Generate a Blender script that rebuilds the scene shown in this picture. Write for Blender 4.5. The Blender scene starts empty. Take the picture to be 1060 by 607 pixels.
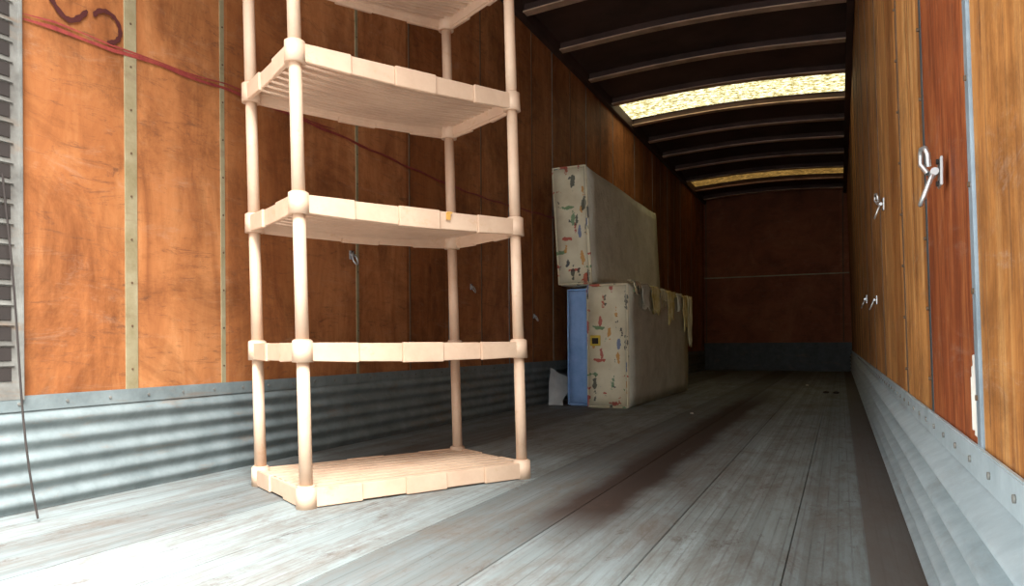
import bpy, bmesh, math, random
from mathutils import Vector, Matrix, noise
random.seed(4)
scene = bpy.context.scene
scene.view_settings.view_transform = 'Standard'
scene.view_settings.exposure = 0.0

# ---------------------------------------------------------------- materials
class M:
    def __init__(s, name):
        s.m = bpy.data.materials.new(name); s.m.use_nodes = True
        s.nt = s.m.node_tree; s.b = s.nt.nodes['Principled BSDF']
        s.tc = s.nt.nodes.new('ShaderNodeTexCoord')
    def n(s, t, **k):
        x = s.nt.nodes.new('ShaderNode'+t)
        for a, v in k.items(): setattr(x, a, v)
        return x
    def l(s, a, b): s.nt.links.new(a, b)
    def map(s, scale, loc=(0,0,0), rot=(0,0,0)):
        m = s.n('Mapping'); s.l(s.tc.outputs['Object'], m.inputs[0])
        m.inputs['Scale'].default_value = scale; m.inputs['Location'].default_value = loc
        m.inputs['Rotation'].default_value = rot
        return m.outputs[0]
    def noise(s, scale3, sc=1, detail=4, rough=.6, dist=0, loc=(0,0,0)):
        x = s.n('TexNoise'); s.l(s.map(scale3, loc), x.inputs['Vector'])
        x.inputs['Scale'].default_value = sc; x.inputs['Detail'].default_value = detail
        x.inputs['Roughness'].default_value = rough; x.inputs['Distortion'].default_value = dist
        return x.outputs['Fac']
    def ramp(s, fac, stops, interp='LINEAR'):
        r = s.n('ValToRGB'); s.l(fac, r.inputs[0]); r.color_ramp.interpolation = interp
        e = r.color_ramp.elements
        while len(e) > 1: e.remove(e[0])
        e[0].position = stops[0][0]; e[0].color = (*stops[0][1], 1)
        for p, c in stops[1:]:
            q = e.new(p); q.color = (*c, 1)
        return r.outputs[0]
    def gray(s, fac, a, b): return s.ramp(fac, [(a, (0,0,0)), (b, (1,1,1))])
    def mix(s, fac, a, b, mode='MIX'):
        x = s.n('Mix', data_type='RGBA', blend_type=mode)
        if isinstance(fac, (int, float)): x.inputs[0].default_value = fac
        else: s.l(fac, x.inputs[0])
        for i, v in ((6, a), (7, b)):
            if isinstance(v, tuple): x.inputs[i].default_value = (*v, 1)
            else: s.l(v, x.inputs[i])
        return x.outputs[2]
    def math(s, op, a, b=0, c=0):
        x = s.n('Math', operation=op)
        for i, v in enumerate((a, b, c)):
            if isinstance(v, (int, float)): x.inputs[i].default_value = v
            else: s.l(v, x.inputs[i])
        return x.outputs[0]
    def xyz(s):
        x = s.n('SeparateXYZ'); s.l(s.tc.outputs['Object'], x.inputs[0]); return x.outputs
    def col(s, c):
        if isinstance(c, tuple): s.b.inputs['Base Color'].default_value = (*c, 1)
        else: s.l(c, s.b.inputs['Base Color'])
    def set(s, rough=.6, metal=0, spec=.4):
        s.b.inputs['Roughness'].default_value = rough; s.b.inputs['Metallic'].default_value = metal
        s.b.inputs['Specular IOR Level'].default_value = spec
    def bump(s, h, strength=.3, dist=.01):
        x = s.n('Bump'); s.l(h, x.inputs['Height']); x.inputs['Strength'].default_value = strength
        x.inputs['Distance'].default_value = dist; s.l(x.outputs[0], s.b.inputs['Normal'])

def plywood(name, dark, mid, light, panel=.445, off=0.0, axis=1, grain=(2.2, 3.5, .8), stain=.6, fine_amt=.25, scuff=.25, streak=(2, 2, 10), mark=.6):
    m = M(name)
    g = m.noise(grain, 2, 9, .68, 1.0)
    c = m.ramp(g, [(.28, dark), (.5, mid), (.72, light)])
    cell = m.math('FLOOR', m.math('DIVIDE', m.math('SUBTRACT', m.xyz()[axis], off), panel))
    w = m.n('TexWhiteNoise', noise_dimensions='1D'); m.l(cell, w.inputs['W'])
    tint = m.ramp(w.outputs[0], [(0, (.70,.64,.58)), (.5, (.93,.93,.92)), (1, (1.06,1.12,1.18))])
    c = m.mix(1, c, tint, 'MULTIPLY')
    st = m.noise((1.1, 1.1, 1.1), 2.2, 8, .78, .6)
    c = m.mix(m.math('MULTIPLY', m.gray(st, .45, .66), stain), c, m.mix(1, c, (.36,.31,.28), 'MULTIPLY'))
    sc_ = m.noise((1.4, 1.4, 6), 2.5, 9, .85, .8, (5, 2, 8))
    c = m.mix(m.math('MULTIPLY', m.gray(sc_, .55, .74), scuff), c, (.50,.40,.30))
    sc2 = m.noise(streak, 3, 9, .85, 1.0, (1, 9, 3))
    c = m.mix(m.math('MULTIPLY', m.gray(sc2, .54, .64), mark), c, (.09,.04,.025))
    v = m.n('TexVoronoi'); m.l(m.map((2.4, 2.4, 1.6)), v.inputs['Vector']); v.inputs['Scale'].default_value = 1
    kd = m.math('ADD', v.outputs['Distance'], m.math('MULTIPLY', m.noise((1,1,1), 25, 3, .6), .05))
    kn = m.math('SUBTRACT', 1, m.gray(kd, .05, .085))
    c = m.mix(m.math('MULTIPLY', kn, .6), c, (.10,.03,.015))
    fine = m.noise((30, 60, 2.2), 2, 4, .65)
    c = m.mix(m.math('MULTIPLY', m.gray(fine, .5, .75), fine_amt), c, dark)
    m.col(c); m.set(.65, 0, .2); m.bump(fine, .12, .004)
    return m.m

ply_l = plywood('plywood_left', (.31,.105,.036), (.45,.165,.056), (.57,.24,.09), off=1.79, stain=.75)
ply_r = plywood('plywood_right', (.28,.10,.028), (.62,.27,.075), (.84,.49,.19), panel=.33, off=1.22, grain=(3, 7, .5), stain=.85, fine_amt=.85, scuff=.5, streak=(3, 12, .8), mark=.8)
ply_rd = plywood('plywood_red', (.14,.030,.010), (.34,.085,.025), (.52,.18,.055), panel=3, grain=(4, 10, 1.6), fine_amt=.8, stain=.45, streak=(4, 16, 1.5), mark=.7)
ply_b = plywood('plywood_bulkhead', (.25,.075,.033), (.34,.11,.05), (.43,.165,.078), panel=3, axis=0, grain=(.8, 1, .8), stain=.5, fine_amt=.1)

def galv(name, base, light, rust=.35, rough=.45, metal=.45):
    m = M(name)
    n1 = m.noise((3, 3, 3), 3, 6, .7)
    c = m.ramp(n1, [(.3, base), (.7, light)])
    r = m.noise((2, 1.2, 6), 2.5, 6, .75, .5, loc=(3, 1, 7))
    c = m.mix(m.math('MULTIPLY', m.gray(r, .55, .72), rust), c, (.23,.14,.08))
    m.col(c); m.set(rough, metal, .5); m.bump(n1, .05, .002)
    return m.m
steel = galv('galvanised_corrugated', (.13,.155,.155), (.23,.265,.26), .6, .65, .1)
steel_r = galv('galvanised_corrugated_lit', (.40,.49,.52), (.62,.72,.75), .25, .42, .35)  # right liner: same steel, its lit look put into a lighter colour
steel_d = galv('bulkhead_plate', (.035,.04,.042), (.075,.085,.085), .3, .6, .1)
track_m = galv('track_steel', (.12,.11,.095), (.27,.26,.23), .7, .6, .2)
strip = galv('seam_strip', (.25,.20,.10), (.40,.34,.21), .6, .55, .2)
strip_b = galv('seam_strip_blue', (.22,.27,.30), (.38,.45,.50), .3, .45, .35)
def plain(name, c, rough=.6, metal=0, var=.25, sc=8):
    m = M(name)
    n1 = m.noise((1, 1, 1), sc, 5, .6)
    m.col(m.ramp(n1, [(.3, tuple(x*(1-var) for x in c)), (.7, tuple(min(1, x*(1+var*.5)) for x in c))]))
    m.set(rough, metal); return m.m
dark = plain('dark_gap', (.03,.022,.018), .9)
seam = plain('seam_dark', (.13,.075,.04), .8)
chrome = plain('zinc_hardware', (.62,.63,.62), .3, .8)
roof_m = plain('roof_skin', (.085,.045,.034), .7, 0, .5, 2)
rib_m = plain('roof_bow_painted', (.66,.44,.30), .5, .1, .4, 5)
plastic = M('peach_tan_plastic')
pn = plastic.noise((1,1,1), 6, 5, .65)
pc = plastic.ramp(pn, [(.3, (.59,.39,.265)), (.65, (.71,.505,.35))])
gn = plastic.noise((1,1,1.5), 9, 6, .75, 0, (4,4,4))
pc = plastic.mix(plastic.math('MULTIPLY', plastic.gray(gn, .58, .74), .5), pc, (.50,.25,.09))
plastic.col(pc); plastic.set(.5, 0, .35); plastic = plastic.m

# floor : worn laminated hardwood, greyed
m = M('floor_boards')
X = m.xyz()
cell = m.math('FLOOR', m.math('DIVIDE', m.math('ADD', X[0], 2.25), .305))
w = m.n('TexWhiteNoise', noise_dimensions='1D'); m.l(cell, w.inputs['W'])
base = m.ramp(w.outputs[0], [(0, (.145,.165,.162)), (.5, (.20,.23,.227)), (1, (.275,.32,.315))])
lath = m.math('FLOOR', m.math('DIVIDE', m.math('ADD', X[0], 2.25), .0305))
w2 = m.n('TexWhiteNoise', noise_dimensions='1D'); m.l(lath, w2.inputs['W'])
base = m.mix(1, base, m.ramp(w2.outputs[0], [(0, (.84,.83,.81)), (1, (1.10,1.10,1.10))]), 'MULTIPLY')
g = m.noise((14, .8, 1), 3, 8, .8)
base = m.mix(m.math('MULTIPLY', m.gray(g, .42, .68), .5), base, (.13,.115,.10))
fr = m.math('FRACT', m.math('DIVIDE', m.math('ADD', X[0], 2.25), .0305))
gv = m.math('LESS_THAN', m.math('ABSOLUTE', m.math('SUBTRACT', fr, .5)), .07)
gb = m.gray(m.noise((10, 1.5, 1), 2, 4, .7, 0, (1,8,0)), .35, .6)
base = m.mix(m.math('MULTIPLY', m.math('MULTIPLY', gv, gb), .45), base, (.065,.06,.055))
gr = m.noise((2.2, .8, 1), 2.2, 9, .82, .4, (9,3,0))
base = m.mix(m.math('MULTIPLY', m.gray(gr, .45, .66), .8), base, (.125,.095,.072))
wob = m.noise((.5, .7, 1), 1.2, 6, .7)
xo = m.math('ADD', X[0], m.math('MULTIPLY', m.math('SUBTRACT', wob, .5), .22))
d1 = m.math('ABSOLUTE', m.math('ADD', xo, .70))
s1 = m.math('SUBTRACT', 1, m.gray(d1, .07, .15))
brk = m.gray(m.noise((9, 1.1, 1), 2, 8, .8, 0, (2,5,0)), .18, .40)
ylim = m.math('MULTIPLY', m.gray(m.math('MULTIPLY', X[1], .1), .165, .21), m.math('SUBTRACT', 1, m.gray(m.math('MULTIPLY', X[1], .1), .60, .85)))
s1 = m.math('MULTIPLY', m.math('MULTIPLY', s1, brk), ylim)
base = m.mix(m.math('MULTIPLY', s1, .95), base, (.045,.027,.020))
sp = m.gray(m.noise((3.5, 1.6, 1), 2.4, 8, .85, .2, (4,1,0)), .56, .65)
base = m.mix(m.math('MULTIPLY', sp, .65), base, (.08,.05,.037))
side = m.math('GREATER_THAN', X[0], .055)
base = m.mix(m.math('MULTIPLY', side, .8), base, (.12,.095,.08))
m.col(base); m.set(.72, 0, .2)
m.bump(m.math('MULTIPLY', gv, -1), .3, .003)
floor_m = m.m

# fabrics
m = M('ticking_plain'); n1 = m.noise((1,1,1), 3, 6, .7); n2 = m.noise((1,1,1), 60, 2, .5)
m.col(m.ramp(n1, [(.3, (.54,.50,.38)), (.6, (.74,.70,.57)), (.75, (.80,.77,.65))])); m.set(.9, 0, .1)
n3 = m.noise((1,1,1), 7, 5, .6, 1.2); m.bump(m.math('ADD', n3, m.math('MULTIPLY', n2, .15)), .5, .02); cloth = m.m
m = M('ticking_cream'); n1 = m.noise((1,1,1), 5, 6, .7)
m.col(m.ramp(n1, [(.35, (.60,.50,.28)), (.6, (.80,.72,.46))])); m.set(.9, 0, .1); cream = m.m
m = M('foam_yellow'); n1 = m.noise((1,1,1), 12, 6, .7)
m.col(m.ramp(n1, [(.35, (.66,.50,.15)), (.6, (.85,.75,.40))])); m.set(.95, 0, .1); foam = m.m
m = M('ticking_blue'); n1 = m.noise((1,1,1), 5, 6, .7)
m.col(m.ramp(n1, [(.3, (.20,.34,.62)), (.7, (.34,.50,.80))])); m.set(.9, 0, .1); blue = m.m
m = M('ticking_printed'); n1 = m.noise((1,1,1), 4, 5, .6)
bc = m.ramp(n1, [(.3, (.64,.54,.35)), (.65, (.82,.74,.54))])
for k, (sc, rot, cols) in enumerate([
        ((5, 5, 17), (.5, .9, .3), [(.0, (.50,.06,.04)), (.30, (.08,.09,.07)), (.55, (.12,.26,.11)), (.8, (.6,.33,.08))]),
        ((18, 18, 5), (.5, -.7, .9), [(.0, (.65,.30,.06)), (.3, (.06,.06,.06)), (.6, (.48,.08,.07)), (.8, (.15,.2,.36))]),
        ((15, 15, 4.5), (-.6, .5, .2), [(.0, (.06,.07,.06)), (.5, (.50,.09,.05)), (.8, (.14,.28,.14))])]):
    v = m.n('TexVoronoi'); m.l(m.map(sc, (k*3.3, 0, k), rot), v.inputs['Vector'])
    v.inputs['Scale'].default_value = 1
    sep = m.n('SeparateColor'); m.l(v.outputs['Color'], sep.inputs[0])
    ds = m.math('ADD', v.outputs['Distance'], m.math('MULTIPLY', m.math('SUBTRACT', m.noise((1,1,1), 26, 3, .6), .5), .8))
    mask = m.math('LESS_THAN', ds, .24)
    on = m.math('GREATER_THAN', sep.outputs[1], .28)
    bc = m.mix(m.math('MULTIPLY', m.math('MULTIPLY', mask, on), .85), bc, m.ramp(sep.outputs[0], cols, 'CONSTANT'))
m.col(bc); m.set(.85, 0, .15); printed = m.m

# skylight (translucent fibreglass with leaves lying on it, sunlight through it put in as emission)
m = M('translucent_roof_panel')
n1 = m.noise((7, 9, 1), 2.2, 9, .88)
cc = m.ramp(n1, [(.37, (.03,.022,.005)), (.44, (.16,.125,.03)), (.51, (.50,.44,.20)), (.58, (1,.96,.78))])
m.col(cc); m.l(cc, m.b.inputs['Emission Color']); m.b.inputs['Emission Strength'].default_value = 2.4
sky_m = m.m
m = M('translucent_roof_panel_dim')  # second panel: browner colours, weaker emission
n1 = m.noise((5, 9, 1), 3, 8, .8)
cc = m.ramp(n1, [(.40, (.04,.02,.006)), (.54, (.30,.16,.035)), (.66, (.80,.58,.20))])
m.col(cc); m.l(cc, m.b.inputs['Emission Color']); m.b.inputs['Emission Strength'].default_value = .9
sky_m2 = m.m

# ---------------------------------------------------------------- mesh helpers
class B:
    """accumulate pieces into one mesh with several materials"""
    def __init__(s): s.bm = bmesh.new(); s.mats = []
    def mi(s, mat):
        if mat not in s.mats: s.mats.append(mat)
        return s.mats.index(mat)
    def _merge(s, t, mat, smooth=False):
        i = s.mi(mat)
        vm = {v: s.bm.verts.new(v.co) for v in t.verts}
        for f in t.faces:
            try: nf = s.bm.faces.new([vm[v] for v in f.verts])
            except ValueError: continue
            nf.material_index = i; nf.smooth = smooth
        t.free()
    def box(s, x0, x1, y0, y1, z0, z1, mat, bevel=0, fn=None, cuts=0):
        t = bmesh.new(); bmesh.ops.create_cube(t, size=1)
        for v in t.verts:
            v.co = Vector(((x0+x1)/2+v.co.x*(x1-x0), (y0+y1)/2+v.co.y*(y1-y0), (z0+z1)/2+v.co.z*(z1-z0)))
        if cuts: bmesh.ops.subdivide_edges(t, edges=t.edges[:], cuts=cuts, use_grid_fill=True)
        if bevel: bmesh.ops.bevel(t, geom=t.edges[:], offset=bevel, segments=2, affect='EDGES')
        if fn:
            for v in t.verts: v.co = fn(v.co)
        s._merge(t, mat)
    def cyl(s, a, b, r, mat, r2=None, seg=20, fn=None):
        a = Vector(a); b = Vector(b); d = b-a
        t = bmesh.new(); bmesh.ops.create_cone(t, cap_ends=True, segments=seg, radius1=r, radius2=r if r2 is None else r2, depth=d.length)
        M_ = Matrix.Translation((a+b)/2) @ d.to_track_quat('Z', 'Y').to_matrix().to_4x4()
        bmesh.ops.transform(t, matrix=M_, verts=t.verts)
        if fn:
            for v in t.verts: v.co = fn(v.co)
        i0 = len(s.bm.faces); s._merge(t, mat, True)
        s.bm.faces.ensure_lookup_table()
        for f in s.bm.faces[i0:]:
            if len(f.verts) > 4: f.smooth = False
    def grid(s, fn, nu, nv, mat, smooth=True):
        i = s.mi(mat)
        vs = [[s.bm.verts.new(fn(a/nu, b/nv)) for b in range(nv+1)] for a in range(nu+1)]
        for a in range(nu):
            for b in range(nv):
                f = s.bm.faces.new((vs[a][b], vs[a+1][b], vs[a+1][b+1], vs[a][b+1])); f.material_index = i; f.smooth = smooth
    def done(s, name, parent=None):
        me = bpy.data.meshes.new(name); s.bm.normal_update(); s.bm.to_mesh(me); s.bm.free()
        for m_ in s.mats: me.materials.append(m_)
        o = bpy.data.objects.new(name, me); scene.collection.objects.link(o)
        if parent: o.parent = parent
        return o
def tube(name, pts, r, mat, parent=None, cyc=False):
    c = bpy.data.curves.new(name, 'CURVE'); c.dimensions = '3D'; c.bevel_depth = r; c.bevel_resolution = 3
    sp = c.splines.new('POLY'); sp.points.add(len(pts)-1)
    for p, q in zip(sp.points, pts): p.co = (*q, 1)
    sp.use_cyclic_u = cyc
    sp.use_smooth = True
    o = bpy.data.objects.new(name, c); scene.collection.objects.link(o); c.materials.append(mat)
    if parent: o.parent = parent
    return o
def empty(name, loc=(0,0,0)):
    e = bpy.data.objects.new(name, None); e.location = loc; e.empty_display_size = .1
    scene.collection.objects.link(e); return e

XL, XR, Y0, Y1, H, PLZ = -2.25, .19, .70, 13.6, 3.09, .34
LEAN = .026
lean = lambda c: Vector((c.x - LEAN*max(c.z, 0), c.y, c.z))

# ---------------------------------------------------------------- room shell
b = B()
x = XL
while x < XR-.01:
    x1 = min(x+.305, XR+.0)
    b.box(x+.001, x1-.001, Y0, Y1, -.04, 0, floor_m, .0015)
    x = x1
b.box(XL, XR, Y0+.005, Y1, -.10, -.041, dark)
b.done('floor')

b = B()
b.box(XL-.10, XL-.02, Y0, Y1, -.10, H, dark)
ys = [Y0, 1.35, 1.79, 2.205, 2.65, 3.10, 3.60]
while ys[-1] + .46 < Y1-.1: ys.append(ys[-1]+.46)
ys.append(Y1)
for a, c in zip(ys, ys[1:]):
    b.box(XL-.03, XL, a+.003, c-.003, 0, H, ply_l)
b.done('wall_left')
b = B()
for i, y in enumerate(ys[1:-1]):
    if i == 0: continue
    wd = .024 if i == 1 else (.011 if i in (2, 4) else .006)
    mt = strip if i in (1, 2, 4) else (seam if i % 2 else track_m)
    b.box(XL-.004, XL+.004, y-wd, y+wd, PLZ-.01, H-.02, mt, .001)
    z = PLZ+.08
    while z < H:
        b.cyl((XL+.003, y, z), (XL+.006, y, z), .004, seam, seg=8); z += .15
b.done('trim_1')

S1, S2, S3 = 1.205, 1.80, 2.42
b = B()
b.box(XR+.02, XR+.10, Y0, Y1, -.10, H, dark, fn=lean)
yr = [(Y0, S1-.018, ply_r), (S1+.018, S2-.016, ply_rd), (S2+.016, 2.10, ply_r), (2.106, S3-.014, ply_r), (S3+.014, 2.85, ply_r), (2.856, 3.3, ply_r), (3.31, 3.55, ply_r)]
y = 3.56
while y < Y1-.1:
    yn = min(y+.45, Y1); yr.append((y+.004, yn-.004, ply_r)); y = yn
for a, c, mt in yr: b.box(XR, XR+.03, a, c, 0, H, mt, .002, fn=lean)
b.done('wall_right')
b = B()
b.box(XR-.004, XR+.012, S1-.016, S1+.016, PLZ, H-.02, strip_b, .002, fn=lean)
b.box(XR-.001, XR+.012, S2-.015, S2+.015, PLZ, H-.02, steel_d, .001, fn=lean)
b.box(XR-.002, XR+.012, S3-.013, S3+.013, PLZ, H-.02, seam, .001, fn=lean)
y = 3.56
while y < Y1-.3:
    b.box(XR-.003, XR+.01, y-.012, y+.012, PLZ, H-.02, seam, .001, fn=lean); y += .9
z = PLZ+.08
while z < H-.1:
    for yy in (S1, S2, S3): b.cyl((XR+.0, yy, z), (XR-.007, yy, z), .004, seam, seg=8, fn=lean)
    z += .15
b.done('trim_2')

b = B()
b.box(XL-.1, XR+.1, Y1, Y1+.08, -.1, H+.15, dark)
b.box(XL, XR, Y1-.03, Y1, 0, 1.655, ply_b, .002)
b.box(XL, XR, Y1-.03, Y1, 1.665, H+.08, ply_b, .002)
b.done('wall_back')
b = B()
b.box(XL, XR, Y1-.045, Y1-.031, 1.65, 1.67, strip)
for xx in (XL+.04, XR-.14): b.box(xx-.01, xx+.01, Y1-.04, Y1-.031, .5, H-.05, seam)
b.done('trim_3')
b = B()
b.box(XL, XR, Y1-.055, Y1-.031, .0, .49, steel_d, .004)
for i in range(9):
    xx = XL+.15+i*.27
    b.cyl((xx, Y1-.056, .46), (xx, Y1-.062, .46), .010, steel_d, seg=10)
b.done('baseboard_back')

# corrugated scuff liners
def corr(name, xw, sgn, ln, amp, mat, nw=5):
    b = B()
    def prof(u, v):
        z = .001+v*(PLZ-.035)
        ph = v*nw
        off = .004+amp*(0.5-.5*math.cos(2*math.pi*ph))
        p = Vector((xw+sgn*off, Y0+u*(Y1-.06-Y0), z))
        return lean(p) if ln else p
    b.grid(prof, 30, nw*12, mat)
    f = lean if ln else None
    xa, xb = sorted((xw+sgn*.001, xw+sgn*.009))
    b.box(xa, xb, Y0, Y1-.06, PLZ-.036, PLZ+.012, mat, .002, fn=f)
    y = Y0+.1
    while y < 9:
        b.cyl((xw+sgn*.009, y, PLZ-.012), (xw+sgn*.012, y, PLZ-.012), .005, track_m, seg=8, fn=f); y += .15
    b.done(name)
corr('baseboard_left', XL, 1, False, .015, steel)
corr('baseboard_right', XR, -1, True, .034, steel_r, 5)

# ceiling : skin with two translucent panels + arched roof bows
b = B()
arch = lambda x: H - .02 + .055*math.cos(math.pi*(x-(XL+XR)/2)/(XR-XL))
def roof(y0, y1, mat):
    b.grid(lambda u, v: Vector((XL-.06+v*(XR-XL+.12), y0+u*(y1-y0), arch(XL-.06+v*(XR-XL+.12))+.03)), 1, 16, mat)
roof(Y0, 7.66, roof_m); roof(8.38, 11.76, roof_m); roof(12.45, Y1+.05, roof_m)
b.done('ceiling')
for i, (y0, y1, mt) in enumerate(((7.66, 8.38, sky_m), (11.76, 12.45, sky_m2))):
    b = B(); roof(y0, y1, mt); b.done('window_%d' % (i+1))
b = B()
bows = [1.2+.8*i for i in range(8)] + [7.58, 8.42, 9.2, 10.0, 10.85, 11.7, 12.5, 13.3]
for y in bows:
    def rb(c):
        return Vector((c.x, c.y, c.z + arch(c.x) - H))
    for j in range(16):
        xa = XL+(XR-.08-XL)*j/16; xb = XL+(XR-.08-XL)*(j+1)/16
        b.box(xa, xb, y-.016, y+.016, H-.030, H+.029, roof_m, fn=rb)
        b.box(xa, xb, y-.042, y+.042, H-.040, H-.030, rib_m, fn=rb)
b.done('roof_bows')
b = B()
b.box(XL, XL+.05, Y0, Y1-.04, H-.09, H+.02, roof_m, .004)
b.box(XR-.135, XR-.08, Y0, Y1-.04, H-.09, H+.02, roof_m, .004)
b.done('trim_4')

# vertical logistics (E) track near the rear, left
b = B()
yy = 1.355
b.box(XL, XL+.010, yy-.062, yy+.055, PLZ-.0, H-.1, track_m, .002)
b.box(XL, XL+.022, yy-.062, yy-.054, PLZ-.0, H-.1, track_m, .002)
b.box(XL, XL+.022, yy+.048, yy+.055, PLZ-.0, H-.1, track_m, .002)
z = PLZ+.08
while z < H-.2:
    b.box(XL+.0105, XL+.013, yy-.018, yy+.022, z-.022, z+.018, dark, .001)
    b.box(XL+.0105, XL+.016, yy-.026, yy+.030, z+.022, z+.028, track_m, .001)
    z += .06
b.done('logistics_track')
tube('hanging_cord', [(XL+.045+.12*t*t, 1.335+.012*math.sin(t*5)+.03*t, 1.0-.99*t) for t in [i/14 for i in range(15)]], .003, dark)

# spray paint line and scrawl (real paint layer on the wall)
red = M('red_spray_paint'); rn = red.noise((1,6,6), 4, 5, .7)
red.col(red.ramp(rn, [(.3, (.17,.018,.022)), (.7, (.34,.06,.04))])); red.set(.6); red = red.m
blk = plain('dark_spray_paint', (.07,.014,.012), .6)
def stroke(b, pts, wd, mat):
    """continuous ribbon lying just proud of the wall face and seam strips"""
    xx = XL+.0048; P = [Vector(p) for p in pts]; rows = []
    for i, p in enumerate(P):
        d = (P[min(i+1, len(P)-1)]-P[max(i-1, 0)]).normalized(); n_ = Vector((-d.y, d.x))*wd/2*(1+.25*math.sin(i*2.3))
        if i in (0, len(P)-1): n_ *= .4
        rows.append((b.bm.verts.new((xx, *(p-n_))), b.bm.verts.new((xx, *(p+n_)))))
    for r, q in zip(rows, rows[1:]):
        f = b.bm.faces.new((r[0], q[0], q[1], r[1])); f.material_index = b.mi(mat)
b = B()
pts = [(1.42+i*.1, 1.49+.027*math.sin(i*.16)+.0015*i+.004*math.sin(i*1.7)) for i in range(52)]
stroke(b, pts, .012, red)
stroke(b, [(p[0], p[1]+.014+.006*math.sin(p[0]*9)) for p in pts[:16]], .006, red)
b.done('spray_paint_line')
b = B()
stroke(b, [(1.50+.13*t, 1.60-.055*math.sin(t*math.pi)) for t in [i/12 for i in range(13)]], .017, blk)
stroke(b, [(1.70+.05*math.cos(a), 1.575+.05*math.sin(a)) for a in [math.pi*.9-i*.2 for i in range(23)]], .015, blk)
b.done('spray_paint_scrawl')

# ---------------------------------------------------------------- tie-down rings
def ring(name, x, y, z, side, s=1.0, open_=False):
    """side=+1 : mounted on left wall facing +x ; -1 : right wall"""
    root = empty(name, (x+side*.005, y, z))
    b = B()
    xa, xb = sorted((0, side*.004))
    b.box(xa, xb, -.022*s, .022*s, -.026*s, .026*s, chrome, .001)
    b.cyl((side*.004, 0, .02*s), (side*.008, 0, .02*s), .005*s, dark, seg=8)
    b.cyl((side*.004, 0, -.02*s), (side*.008, 0, -.02*s), .005*s, dark, seg=8)
    b.cyl((side*.012, -.02*s, 0), (side*.012, .02*s, 0), .007*s, chrome, seg=10)
    b.done('plate', root)
    pts = []
    for i in range(24):
        a = 2*math.pi*i/24
        pts.append((side*(.012+.010*(1-math.cos(a))), .022*s*math.sin(a), -.020*s+.024*s*math.cos(a)-.006*s*(1-math.cos(a))))
    tube('d_ring', pts, .0042*s, chrome, root, True)
    if open_:
        tube('hook', [(side*.02, .0, .0), (side*.03, .012, .02*s), (side*.03, .014, .035*s), (side*.03, .004, .046*s), (side*.026, -.014, .044*s), (side*.022, -.02, .03*s), (side*.02, -.010, .012*s)], .0045, chrome, root)
    return root
xr = lambda z: XR - LEAN*z
ring('tie_down_ring', xr(.80)-.004, 1.455, .79, -1, .95, True)
ring('tie_down_ring', xr(1.05)-.004, 3.12, 1.02, -1, .9, True)
ring('tie_down_ring', xr(.72)-.004, 3.95, .70, -1, .8)
ring('tie_down_ring', xr(.75)-.004, 5.4, .78, -1, 1.0)
ring('tie_down_ring', XL+.004, 3.04, .95, 1, .85)
ring('tie_down_ring', XL+.004, 4.35, .88, 1, .7)
ring('tie_down_ring', XL+.004, 5.45, .72, 1, .7)

# splintered pale wood by the right seam
b = B()
wht = plain('bare_splintered_wood', (.75,.70,.62), .8)
for i in range(8):
    y = S1+.02+i*.004; z0 = .36+.015*random.random(); z1 = .42+.09*random.random()*(1-i/12)
    b.box(XR-.003-.002*random.random(), XR+.001, y, y+.0035, z0, z1, wht, .0008, fn=lean)
b.done('splintered_wood')

# ---------------------------------------------------------------- shelf rack
LP, WP = .822, .455      # post spacing
rack = empty('plastic_shelf_rack', (-1.4855, 2.264, 0)); rack.rotation_euler = (0, 0, math.radians(59.9))
shear = lambda c: Vector((c.x - .014*c.z, c.y + .018*c.z, c.z))
tiers = [0.0, .447, .901, 1.367, 1.826]
TH = .066
hx, hy = LP/2, WP/2
def panel_strip(b, p0, p1, out, n, z0, z1, arc):
    """fascia made of n shallow raised panels, running p0->p1; bottom edge sags gently in the middle"""
    p0 = Vector(p0); p1 = Vector(p1); out = Vector(out); d = (p1-p0)/n; t = d.normalized()
    C = (p0+p1)/2; HL = (p1-p0).length/2
    def fn(c):
        s_ = (Vector((c.x, c.y))-C).dot(t)/HL
        if c.z < (z0+z1)/2: c = Vector((c.x, c.y, c.z-arc*(1-s_*s_)))
        return shear(c)
    for i in range(n):
        a = p0+d*i+t*.0008; c = p0+d*(i+1)-t*.0008
        th0 = -.006; th1 = .009 if i % 2 == 0 else .003
        q = [a+out*th0, c+out*th0, a+out*th1, c+out*th1]
        xs = [v.x for v in q]; ysv = [v.y for v in q]
        b.box(min(xs), max(xs), min(ysv), max(ysv), z0+(.0 if i % 2 == 0 else .003), z1-(.0 if i % 2 == 0 else .002), plastic, .002, fn=fn)
    q = [p0+out*-.010, p1+out*.0]
    b.box(min(v.x for v in q), max(v.x for v in q), min(v.y for v in q), max(v.y for v in q), z0+.006, z1-.003, plastic, fn=shear)
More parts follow.
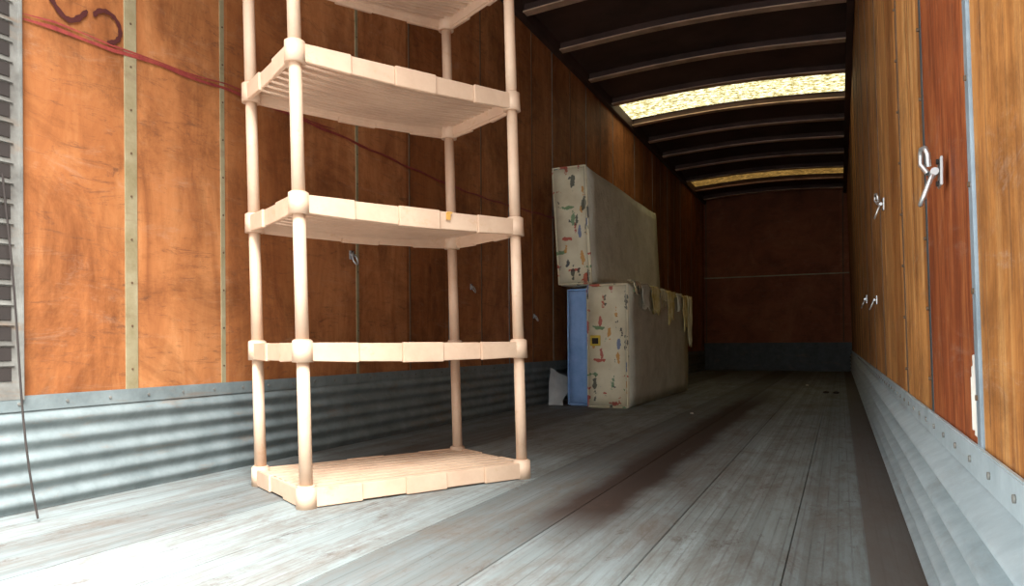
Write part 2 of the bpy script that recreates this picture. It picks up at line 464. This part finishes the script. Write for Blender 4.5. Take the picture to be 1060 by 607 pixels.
for ti, z in enumerate(tiers):
    b = B()
    z1 = z+TH-.006
    ox, oy = hx+.012, hy+.012
    arc = 0 if ti == 0 else .010
    panel_strip(b, (-hx+.022, -oy), (hx-.022, -oy), (0, -1), 5, z+.003, z1, arc)
    panel_strip(b, (-hx+.022, oy), (hx-.022, oy), (0, 1), 5, z+.003, z1, arc)
    panel_strip(b, (-ox, -hy+.022), (-ox, hy-.022), (-1, 0), 3, z+.003, z1, arc*.5)
    panel_strip(b, (ox, -hy+.022), (ox, hy-.022), (1, 0), 3, z+.003, z1, arc*.5)
    ns = 9; pitch = 2*oy/ns
    for i in range(ns):
        yc = -oy+pitch*(i+.5)
        yw = pitch*.31
        if abs(yc) > hy-.04:
            xa_, xb_ = -ox+.002+.035, ox-.002-.035
        else: xa_, xb_ = -ox+.002, ox-.002
        b.box(xa_, xb_, yc-yw, yc+yw, z1-.009, z1-.003, plastic, .002, fn=shear)
        if ti == 0: continue
        nseg = 12
        for sg in (-1, 1):
            yr_ = yc+sg*yw*.9
            dp = .024
            for j in range(nseg):
                xa = xa_+(xb_-xa_)*j/nseg; xb = xa_+(xb_-xa_)*(j+1)/nseg
                def fa(c, z1=z1, ox=ox, dp=dp):
                    if c.z < z1-.02: c = Vector((c.x, c.y, z1-.016-dp*(1-(c.x/ox)**2)))
                    return shear(c)
                b.box(xa, xb, yr_-.002, yr_+.002, z1-.05, z1-.008, plastic, fn=fa)
    for j in (1, 2, 3):
        xc = -ox+2*ox*j/4
        b.box(xc-.003, xc+.003, -oy+.002, oy-.002, z1-.018, z1-.0085, plastic, fn=shear)
    for sx in (-1, 1):
        for sy in (-1, 1):
            b.cyl((sx*hx, sy*hy, z), (sx*hx, sy*hy, z+TH), .0325, plastic, .031, seg=28, fn=shear)
            b.cyl((sx*hx, sy*hy, z+TH), (sx*hx, sy*hy, z+TH+.004), .031, plastic, .025, seg=28, fn=shear)
    b.done('shelf_tier_%d' % (ti+1), rack)
b = B()
for sx in (-1, 1):
    for sy in (-1, 1):
        for z, zn in zip(tiers, tiers[1:]):
            b.cyl((sx*hx, sy*hy, z+TH-.01), (sx*hx, sy*hy, zn+.01), .0205, plastic, .0195, seg=24, fn=shear)
b.done('posts', rack)
b = B()
stk = plain('yellow_tape', (.72,.38,.09), .5)
b.box(.10, .118, -hy-.0235, -hy-.0215, .930, .955, stk, .0005, fn=shear)
b.box(.105, .125, -hy-.0235, -hy-.0215, .952, .959, stk, .0005, fn=shear)
b.done('tape_sticker', rack)

# ---------------------------------------------------------------- box springs / mattress
def soft_box(name, dims, loc, rot, m_side, m_end, parent=None, wob=.008, shearx=0, seed=0, piping=True, top_mat=None):
    L = dims
    root = empty(name, loc); root.rotation_euler = rot
    t = bmesh.new(); bmesh.ops.create_cube(t, size=1)
    for v in t.verts: v.co = Vector((v.co.x*L[0], v.co.y*L[1], (v.co.z+.5)*L[2]))
    bmesh.ops.bevel(t, geom=t.edges[:], offset=.022, segments=3, affect='EDGES')
    for rep in range(3):
        bmesh.ops.subdivide_edges(t, edges=[e for e in t.edges if e.calc_length() > .13], cuts=1 if rep else 2, use_grid_fill=True)
    for v in t.verts:
        n3 = Vector((noise.noise(v.co*3+Vector((seed, 0, 0))), noise.noise(v.co*3+Vector((0, seed+5, 0))), .5*noise.noise(v.co*4+Vector((0, 0, seed+9)))))
        k = min(1, v.co.z/.08)
        v.co += n3*wob*2*k
        v.co.x += shearx*v.co.z
    me = bpy.data.meshes.new(name+'_body')
    t.normal_update()
    for f in t.faces:
        f.smooth = True
        n_ = f.normal
        f.material_index = 1 if abs(n_.y) > .6 else (2 if n_.z > .6 else 0)
    t.to_mesh(me); t.free()
    for mm in (m_side, m_end, top_mat or m_side): me.materials.append(mm)
    o = bpy.data.objects.new('cover', me); scene.collection.objects.link(o); o.parent = root
    if piping:
        for k, yy in enumerate((-L[1]/2+.012, L[1]/2-.012)):
            pts = []
            for (px, pz) in ((-1, 0), (1, 0), (1, 1), (-1, 1)):
                pts.append((px*(L[0]/2-.008)+shearx*pz*L[2], yy, .012+pz*(L[2]-.02)))
            pp = []
            for i in range(4):
                a = Vector(pts[i]); bb = Vector(pts[(i+1) % 4])
                for j in range(8):
                    pp.append(tuple(a.lerp(bb, j/8)))
            tube('piping_%d' % (k+1), pp, .007, m_end, root, True)
    return root
lower = soft_box('box_spring', (.33, 2.38, .955), (-1.625, 6.60, 0), (0, 0, 0), cloth, printed, seed=1)
bluem = soft_box('mattress', (.20, 2.2, .935), (-1.905, 6.66, 0), (0, 0, 0), blue, blue, seed=2, wob=.006)
upper = soft_box('box_spring', (.29, 2.42, .955), (-1.925, 6.74, .962), (0, 0, 0), cloth, printed, seed=3, shearx=-.05)

# torn cover flaps along the top edge of the lower box spring
fl = B()
def flap(y, w, l, mat, seed, xoff=.0):
    def f(u, v):
        yy = y+(u-.5)*w*(1-.45*v)+.02*math.sin(v*4+seed)
        arc = .04+v*l*(1+.35*noise.noise(Vector((u*4, seed*3.1, 0))))
        if arc < .08: x_ = -.06+arc*1.0; z_ = .972
        else:
            x_ = .02+.018*math.sin(u*6+seed)*v; z_ = .972-(arc-.08)
        x_ += .014*noise.noise(Vector((u*3, v*3, seed)))
        return Vector((.165+x_*1.0+xoff, yy, z_+.006*math.sin(u*9+seed)))
    fl.grid(f, 14, 14, mat)
flap(-1.02, .26, .13, printed, 1)
flap(-.74, .32, .24, cloth, 2)
flap(-.36, .32, .26, foam, 3)
flap(-.05, .20, .17, cream, 4)
flap(.28, .36, .30, foam, 5)
flap(.62, .22, .21, cloth, 6)
flap(.95, .38, .38, foam, 7)
flap(1.10, .22, .46, cream, 8, .01)
o = fl.done('torn_cover_flaps', lower)
sd = o.modifiers.new('sol', 'SOLIDIFY'); sd.thickness = .006
fb = B()
for i in range(7):
    y = .1+i*.16
    t = bmesh.new(); bmesh.ops.create_icosphere(t, subdivisions=3, radius=.05)
    for v in t.verts:
        v.co *= 1+.35*noise.noise(v.co*22+Vector((i, 0, 0)))
        v.co = Vector((v.co.x*1.2+.06, v.co.y*1.6+y, v.co.z*.55+.975))
    fb._merge(t, foam if i % 2 else cream, True)
fb.done('exposed_padding', lower)
tg = B(); tg.box(-.13, -.05, -1.206, -1.196, .48, .56, plain('yellow_tag', (.65,.45,.05)), .002)
tg.box(-.115, -.065, -1.2085, -1.204, .495, .54, dark, .001)
tg.done('label_tag', lower)
b = B()
def sh(u, v):
    p = Vector((-2.16+.12*u, 5.52+.25*u*v+.05*v, .0+.30*v*(1-.4*u)))
    return p+Vector((.02, .03, 0))*noise.noise(p*9)+Vector((0, 0, .004))
b.grid(sh, 14, 14, plain('white_sheet', (.5,.5,.48), .7))
b.done('crumpled_sheet')

b = B()
for (x, y, s, mt) in ((-.13, 7.75, .016, dark), (-.04, 7.72, .016, dark), (-.35, 9.0, .012, wht), (-.95, 5.2, .008, wht)):
    t = bmesh.new(); bmesh.ops.create_icosphere(t, subdivisions=2, radius=s)
    for v in t.verts:
        v.co *= 1+.4*noise.noise(v.co*40+Vector((x, y, 0)))
        v.co = Vector((v.co.x*1.6+x, v.co.y+y, v.co.z*.7+s*.65))
    b._merge(t, mt)
b.done('floor_debris')

# ---------------------------------------------------------------- lights
w = bpy.data.worlds.new('sky'); scene.world = w; w.use_nodes = True
bg = w.node_tree.nodes['Background']; bg.inputs[0].default_value = (.91, .97, 1.0, 1); bg.inputs[1].default_value = 3.15
sl = bpy.data.lights.new('sun', 'SUN'); sl.energy = 19; sl.angle = math.radians(38); sl.color = (.97, .99, 1)
so = bpy.data.objects.new('sun', sl); scene.collection.objects.link(so)
so.rotation_euler = Vector((-.55, .46, -1)).to_track_quat('-Z', 'Y').to_euler()

# ---------------------------------------------------------------- camera
cam = bpy.data.cameras.new('camera'); co = bpy.data.objects.new('camera', cam); scene.collection.objects.link(co)
cam.sensor_width = 36; cam.lens = 36*760/1060
cam.shift_y = 52.5/1060
yaw = math.atan(340/760)
co.matrix_world = Matrix.Translation((0, 0, .5)) @ Matrix.Rotation(yaw, 4, 'Z') @ Matrix.Rotation(math.pi/2, 4, 'X') @ Matrix.Rotation(math.radians(-.35), 4, 'Z')
cam.clip_start = .02
scene.camera = co
